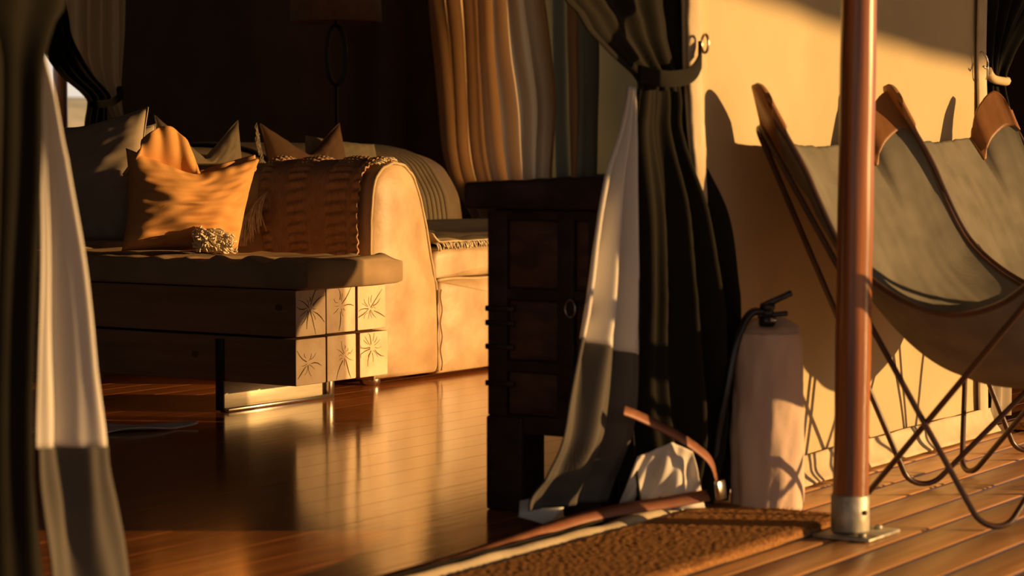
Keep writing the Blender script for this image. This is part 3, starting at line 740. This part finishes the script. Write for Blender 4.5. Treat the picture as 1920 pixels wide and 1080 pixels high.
solid(obj('cream_strip', grid(tff, 160, 14), m_hem, tf), .003)
def tfd(u, v):
    x = 3.95 - 2.2 * u; y = 2.19 + .05 * v
    return Vector((x, y, .028 - .02 * v + .003 * noise.noise(Vector((x * 12, v * 3, 2)))))
solid(obj('dark_strip', grid(tfd, 120, 6), m_dcurt, tf), .003)

# ------------------------------------------------------------------ doormats
dm = thing('doormat', (3.4, 1.98, 0), 'brown coir doormat on the deck in front of the doorway', 'doormat', 'coir doormats')
def matmesh(x0, x1, y0, y1, h, nu, nv):
    def fn(u, v):
        x = x0 + (x1 - x0) * u; y = y0 + (y1 - y0) * v
        e = min(u * (x1 - x0), (1 - u) * (x1 - x0), v * (y1 - y0), (1 - v) * (y1 - y0))
        z = .004 + (h - .004) * min(1, e / .008) ** .5
        z += .0018 * noise.noise(Vector((x * 110, y * 110, 0))) * (1 if e > 0 else 0)
        return Vector((x, y + .004 * noise.noise(Vector((x * 4, 5, 0))), z))
    return grid(fn, nu, nv)
obj('pile', matmesh(2.5, 4.02, 1.838, 2.135, .024, 420, 90), m_coir, dm)
obj('backing', box(2.5, 1.838, .001, 4.02, 2.135, .005), m_rubber, dm)
rg = random.Random(5); fb = bmesh.new()
for i in range(5200):
    if i % 2: x = rg.uniform(2.9, 4.018); y = rg.uniform(1.84, 2.13)
    else:
        x, y = (rg.uniform(3.2, 4.02), 1.838 + rg.uniform(0, .006)) if rg.random() < .7 else (4.018 - rg.uniform(0, .006), rg.uniform(1.84, 2.13))
    p = Vector((x, y, .012 + rg.uniform(0, .011))); d = Vector((rg.gauss(0, .004), rg.gauss(0, .004), rg.uniform(.003, .008)))
    w = Vector((rg.gauss(0, 1), rg.gauss(0, 1), 0)).normalized() * .0006
    vs = [fb.verts.new(p + w), fb.verts.new(p - w), fb.verts.new(p + d)]; fb.faces.new(vs)
tag(obj('bristles', fb, m_coir, dm), kind='stuff')
d2 = thing('doormat', (6.1, 2.0, 0), 'small coir doormat at the far doorway past the chairs', 'doormat', 'coir doormats')
obj('pile', matmesh(5.70, 6.6, 1.82, 2.12, .024, 120, 50), m_coir, d2)
obj('backing', box(5.70, 1.82, .001, 6.6, 2.12, .005), m_rubber, d2)

# ------------------------------------------------------------------ veranda pole
vp = thing('veranda_pole', (3.905, 1.775, 0), 'round varnished wooden veranda pole on a galvanised steel foot', 'pole')
PX, PY = 3.905, 1.775
ptop = Vector((PX + .022, PY - .01, 2.25))
pts = [Vector((PX, PY, .03)).lerp(ptop, i / 40) for i in range(41)]
obj('shaft', tube(pts, [.0345 + .0006 * math.sin(i * 1.3) for i in range(41)], 32), m_pole, vp)
sl_ = obj('sleeve', lathe([(.0365, .012), (.0375, .016), (.0375, .082), (.036, .085)], (PX, PY, 0), 32), m_galv, vp)
bp_ = obj('base_plate', box(PX - .055, PY - .065, .001, PX + .095, PY + .055, .009, .002), m_galv, vp)
obj('bolt', lathe([(.008, 0), (.008, .006), (.006, .008)], (PX + .068, PY - .03, .009), 6), m_galv, bp_)
obj('bolt', lathe([(.008, 0), (.008, .006), (.006, .008)], (PX - .042, PY - .045, .009), 6), m_galv, bp_)
sb = lathe([(.005, 0), (.005, .003), (.002, .0045)], (0, 0, 0), 10)
q = Vector((-.2, -1, 0)).normalized().to_track_quat('Z', 'Y').to_matrix()
hd = Vector((-.30, -.954, 0)).normalized()
for v in sb.verts: v.co = hd.to_track_quat('Z', 'Y').to_matrix() @ v.co + Vector((PX, PY, .052)) + hd * .0372
obj('screw', sb, m_iron, sl_)

# ------------------------------------------------------------------ fire extinguisher in its cloth cover
fe = thing('fire_extinguisher', (4.065, 2.045, 0), 'fire extinguisher in a pinkish cloth cover standing against the canvas wall', 'fire extinguisher')
EX, EYY = 4.065, 2.035
def covfn(u, v):
    an = 2 * math.pi * u; prof = [(.070, .002), (.0745, .03), (.075, .15), (.074, .28), (.071, .355), (.064, .385), (.045, .398), (.020, .402)]
    P = lerp_path([(*q_, 0) for q_ in prof], v)
    w = .006 * noise.noise(Vector((math.cos(an) * 2.5, math.sin(an) * 2.5, P.y * 9))) + .0035 * noise.noise(Vector((math.cos(an) * 5, math.sin(an) * 5, P.y * 22)))
    rr = P.x + w
    return Vector((EX + rr * math.cos(an), EYY + rr * math.sin(an), P.y + (.012 * math.cos(an - .3) if v > .7 else 0)))
bm = grid(covfn, 64, 48, closed_u=True); bmesh.ops.holes_fill(bm, edges=[e for e in bm.edges if e.is_boundary], sides=0)
obj('cloth_cover', bm, m_cover, fe)
obj('valve', lathe([(.018, 0), (.018, .02), (.013, .024), (.013, .034), (.016, .036), (.016, .046), (.008, .05)], (EX - .005, EYY, .392), 16), m_rubber, fe)
hv = Vector((.549, -.836, 0))
def bar(p0, p1, w, h):
    d = (Vector(p1) - Vector(p0)); L = d.length; bm = box(-h / 2, -w / 2, 0, h / 2, w / 2, L, .002)
    Q = d.to_track_quat('Z', 'X').to_matrix()
    for v in bm.verts: v.co = Q @ v.co + Vector(p0)
    return bm
hc = Vector((EX - .005, EYY, .425))
obj('lever', bar(hc + Vector((0, 0, .008)) - hv * .012, hc + hv * .05 + Vector((0, 0, .037)), .016, .012), m_rubber, fe)
obj('grip', bar(hc - hv * .02 + Vector((0, 0, -.012)), hc + hv * .042 + Vector((0, 0, -.006)), .016, .010), m_rubber, fe)
obj('gauge', lathe([(.010, 0), (.010, .006), (.007, .008)], hc + Vector((-.012, -.018, -.022)), 12), m_steel, fe)
ho = smooth_path([hc - Vector((0, 0, .005)), hc - hv * .030 + Vector((-.01, 0, -.006)), hc - hv * .058 + Vector((-.03, -.01, -.06)), hc - hv * .075 + Vector((-.04, -.012, -.16)), hc - hv * .085 + Vector((-.035, .0, -.26)), hc - hv * .098 + Vector((-.03, .0, -.385))], 40)
obj('hose', tube(ho, [.0085] * 28 + [.0095] * 13, 10), m_rubber, fe)

# ------------------------------------------------------------------ butterfly chairs
ch = thing('butterfly_chair', (4.36, 1.70, 0), 'nearer butterfly chair with grey canvas sling, its wing beside the wooden pole', 'chair', 'butterfly chairs on the veranda')
aBL = Vector((4.085, 2.088, .88)); aBR = Vector((4.725, 2.088, .88)); aFL = Vector((3.99, 1.29, .63)); aFR = Vector((4.71, 1.29, .63))
fbl = Vector((4.14, 1.88, 0)); fbr = Vector((4.57, 1.89, 0)); ffl = Vector((4.08, 1.52, 0)); ffr = Vector((4.73, 1.52, 0))
def loop(A, B, C, D, ra=.035, rf=.05):
    """apex A -> foot B -> apex C -> foot D"""
    P = [Vector(p) for p in (A, B, C, D)]
    for i in (1, 3):
        u = (P[i - 1] - P[i]).normalized(); v = (P[(i + 1) % 4] - P[i]).normalized(); th = u.angle(v)
        ext = rf * (1 / math.sin(th / 2) - 1); dirn = (u + v).normalized()
        P[i] = P[i] - Vector((0, 0, 1)) * (ext * dirn.z - .007)
    return tube(round_poly(P, [ra, rf, ra, rf], n=10), .0065, 8, closed=True)
obj('frame_rod', loop(aBL, ffl, aFR, fbr), m_rod, ch)
obj('frame_rod', loop(aBR, ffr, aFL, fbl), m_rod, ch)
SL = [Vector((4.055, 1.995, .80)), Vector((4.068, 1.93, .705)), Vector((4.075, 1.83, .535)), Vector((4.06, 1.66, .435)), Vector((4.035, 1.50, .455)), Vector((4.015, 1.37, .56)), aFL + Vector((0, 0, .01))]
SR = [Vector((4.748, 1.995, .80)), Vector((4.742, 1.93, .705)), Vector((4.735, 1.83, .535)), Vector((4.72, 1.66, .435)), Vector((4.71, 1.50, .455)), Vector((4.70, 1.37, .56)), aFR + Vector((0, 0, .01))]
SCN = [Vector((4.42, 2.08, .765)), Vector((4.42, 1.98, .60)), Vector((4.41, 1.89, .42)), Vector((4.39, 1.73, .29)), Vector((4.37, 1.55, .265)), Vector((4.36, 1.40, .31)), Vector((4.35, 1.27, .40))]
def slingfn(u, v, off=0.):
    U = u * 2 - 1; s = abs(U); e = lerp_path(SL if U < 0 else SR, v); c = lerp_path(SCN, v)
    k = s ** (1.9 + 0 * v)
    fa = max(0, 1 - v / .3); ss = s + .19 * fa * max(0, 1 - ((s - .72) / .28) ** 2) * (1 if s > .44 else 0)
    p = Vector((c.x + (e.x - c.x) * ss, c.y + (e.y - c.y) * s ** (1.3 + 2.7 * fa), c.z + (e.z - c.z) * k))
    p.z += .105 * max(0, 1 - ((s - .795) / .21) ** 2) ** .5 * max(0, 1 - v / .2)
    p.z -= .03 * max(0, (s - .8) / .2) ** 2 * max(0, (v - .85) / .15)
    # tension creases
    p.z += (.006 * noise.noise(Vector((U * 7, v * 3, 1))) + .003 * noise.noise(Vector((U * 16, v * 7, 2)))) * (1 - s ** 6)
    p.y += .005 * noise.noise(Vector((U * 6, v * 4, 7)))
    return p
solid(obj('sling', grid(slingfn, 90, 80), m_sling, ch), .005)
def pocket(u0, u1, v0, v1):
    bm = bmesh.new()
    def base(u, v):
        uu = u0 + (u1 - u0) * u; vv = v0 + (v1 - v0) * v; return slingfn(uu, vv)
    return grid(base, 20, 14)
for (u0, u1, v0, v1) in ((-.001, .22, 0, .08), (.78, 1.001, 0, .08), (0, .16, .93, 1), (.84, 1, .93, 1)):
    solid(obj('leather_pocket', pocket(max(u0, 0), min(u1, 1), v0, v1), m_pocket, ch), .013)
edge = [slingfn(0, i / 50) for i in range(51)]; obj('edge_binding', tube(edge, .0065, 6), m_rod, ch)
edge = [slingfn(1, i / 50) for i in range(51)]; obj('edge_binding', tube(edge, .0065, 6), m_rod, ch)
ch.location += Vector((.024, .036, 0))
ch2 = copy_tree(ch); ch2.location = ch.location + Vector((.672, 0, 0)); ch2.scale = (1, 1, 1.02)
ch2['label'] = 'farther butterfly chair with grey canvas sling, cut off by the right edge'

# ------------------------------------------------------------------ lamp in the dark corner
lp = thing('floor_lamp', (8.51, 6.62, 0), 'dark floor lamp with drum shade and an oval loop in its stem', 'lamp')
LX, LY = 8.51, 6.62
obj('base', lathe([(.13, 0), (.13, .012), (.03, .02), (.012, .03)], (LX, LY, 0), 28), m_black, lp)
obj('pole', tube([(LX, LY, .02), (LX, LY, 1.11)], .009, 10), m_black, lp)
ov = [Vector((LX, LY, 1.255)) + Vector((.549, -.836, 0)) * .046 * math.cos(t) + zz * .145 * math.sin(t) for t in [2 * math.pi * i / 40 for i in range(40)]]
obj('oval_loop', tube(ov, .011, 8, closed=True), m_black, lp)
obj('stem', tube([(LX, LY, 1.39), (LX, LY, 1.52)], .008, 8), m_black, lp)
def shfn(u, v):
    an = 2 * math.pi * u; rr = .222 - .01 * v; return Vector((LX + rr * math.cos(an), LY + rr * math.sin(an), 1.415 + .30 * v))
solid(obj('lamp_shade', grid(shfn, 40, 2, closed_u=True), m_shade, lp), .004)

# ------------------------------------------------------------------ interior curtains
sh = thing('sheer_curtain', (10.1, 6.75, 0), 'glowing cream sheer curtain gathered in folds beside the mesh window', 'curtain')
SH = [(2.3, 10.1, 7.20, 10.1, 6.46), (1.644, 10.1, 7.181, 10.1, 6.419), (1.285, 10.1, 7.145, 10.1, 6.378), (1.045, 10.1, 7.120, 10.1, 6.350), (.805, 10.1, 7.087, 10.1, 6.356), (.625, 10.1, 7.022, 10.1, 6.363), (.418, 10.1, 6.884, 10.1, 6.370), (.02, 10.1, 6.795, 10.1, 6.373)]
obj('cloth', cloth(SH, 7, .035, nu=200, nv=50, phase=.5, ndir=(-1, 0)), m_sheer, sh)
fl = thing('window_flap', (10.2, 6.3, .3), 'olive canvas flap with a pale strip for its sunlit fold hanging beside the sheer curtain', 'flap')
FLB = [(2.1, 10.20, 6.58, 10.22, 6.14), (1.35, 10.20, 6.50, 10.22, 6.15), (.715, 10.20, 6.45, 10.22, 6.16), (.3, 10.20, 6.44, 10.22, 6.17)]
obj('cloth', cloth(FLB, 1.5, .012, nu=40, nv=30, ndir=(-1, 0)), m_mesh, fl)
FLR = [(1.75, 10.17, 6.325, 10.17, 6.235), (1.35, 10.17, 6.315, 10.17, 6.245), (1.0, 10.17, 6.305, 10.17, 6.24), (.715, 10.17, 6.295, 10.17, 6.255), (.4, 10.17, 6.285, 10.17, 6.265)]
obj('lit_fold', cloth(FLR, 1, .015, nu=30, nv=30, ndir=(-1, 0)), m_sheer, fl)  # paler cloth strip stands in for the sunlit fold of the flap
bcur = thing('brown_curtain', (7.65, 7.35, 0), 'brown sheer curtain hanging at the left window behind the dark drape', 'curtain')
BR_ = [(2.2, 7.36, 7.35, 7.83, 7.35), (1.483, 7.381, 7.35, 7.811, 7.35), (1.336, 7.389, 7.35, 7.802, 7.35), (1.19, 7.428, 7.35, 7.785, 7.35), (1.044, 7.548, 7.35, 7.775, 7.35), (.895, 7.66, 7.35, 7.80, 7.35), (.02, 7.62, 7.35, 7.83, 7.35)]
obj('cloth', cloth(BR_, 4, .025, nu=100, nv=50), m_browncurt, bcur)
dk = thing('dark_drape', (7.5, 7.25, 0), 'black drape swept aside and knotted in front of the left window', 'curtain')
DK = [(2.1, 6.3, 7.25, 7.2, 7.25), (1.6, 6.85, 7.25, 7.25, 7.25), (1.410, 7.03, 7.25, 7.314, 7.25), (1.318, 7.095, 7.25, 7.335, 7.25), (1.225, 7.159, 7.25, 7.40, 7.25), (1.132, 7.258, 7.25, 7.485, 7.25), (1.039, 7.411, 7.25, 7.59, 7.25), (1.002, 7.438, 7.25, 7.568, 7.25), (.928, 7.416, 7.25, 7.567, 7.25), (.841, 7.401, 7.25, 7.573, 7.25), (.02, 7.36, 7.25, 7.60, 7.25)]
solid(obj('cloth', cloth(DK, 3, .02, nu=60, nv=90), m_dcurt, dk), .004)
obj('tie_back', tube(smooth_path([(7.46, 7.22, 1.0), (7.56, 7.215, 1.01), (7.66, 7.25, 1.045), (7.74, 7.33, 1.08)], 12), .018, 8), m_dcurt, dk)
op = thing('outside_pole', (7.7, 8.3, -.4), 'wooden tent pole standing outside the left window', 'pole')
obj('shaft', tube([(8.005, 7.98, -.4), (7.995, 7.98, 2.3)], .036, 16), m_pole, op)

# ------------------------------------------------------------------ pale hide corner on the floor
hd_ = thing('hide_rug', (4.35, 4.1, 0), 'thin pale hide rug corner lying on the polished floor near the bench', 'rug')
def hidefn(u, v):
    an = 2 * math.pi * u; c0 = Vector((4.30, 4.22, 0)); d = Vector((.50, -.42, 0)); e = Vector((.42, .50, 0))
    rr = v * (1 + .12 * math.sin(3 * an + 1) + .06 * math.sin(7 * an))
    p = c0 + d * .42 * rr * math.cos(an) + e * .14 * rr * math.sin(an)
    p.z = .004 + .012 * max(0, v - .6) * (1 + math.sin(5 * an)) ; return p
bm = grid(hidefn, 60, 12, closed_u=True); solid(obj('hide', bm, m_paper, hd_), .003)
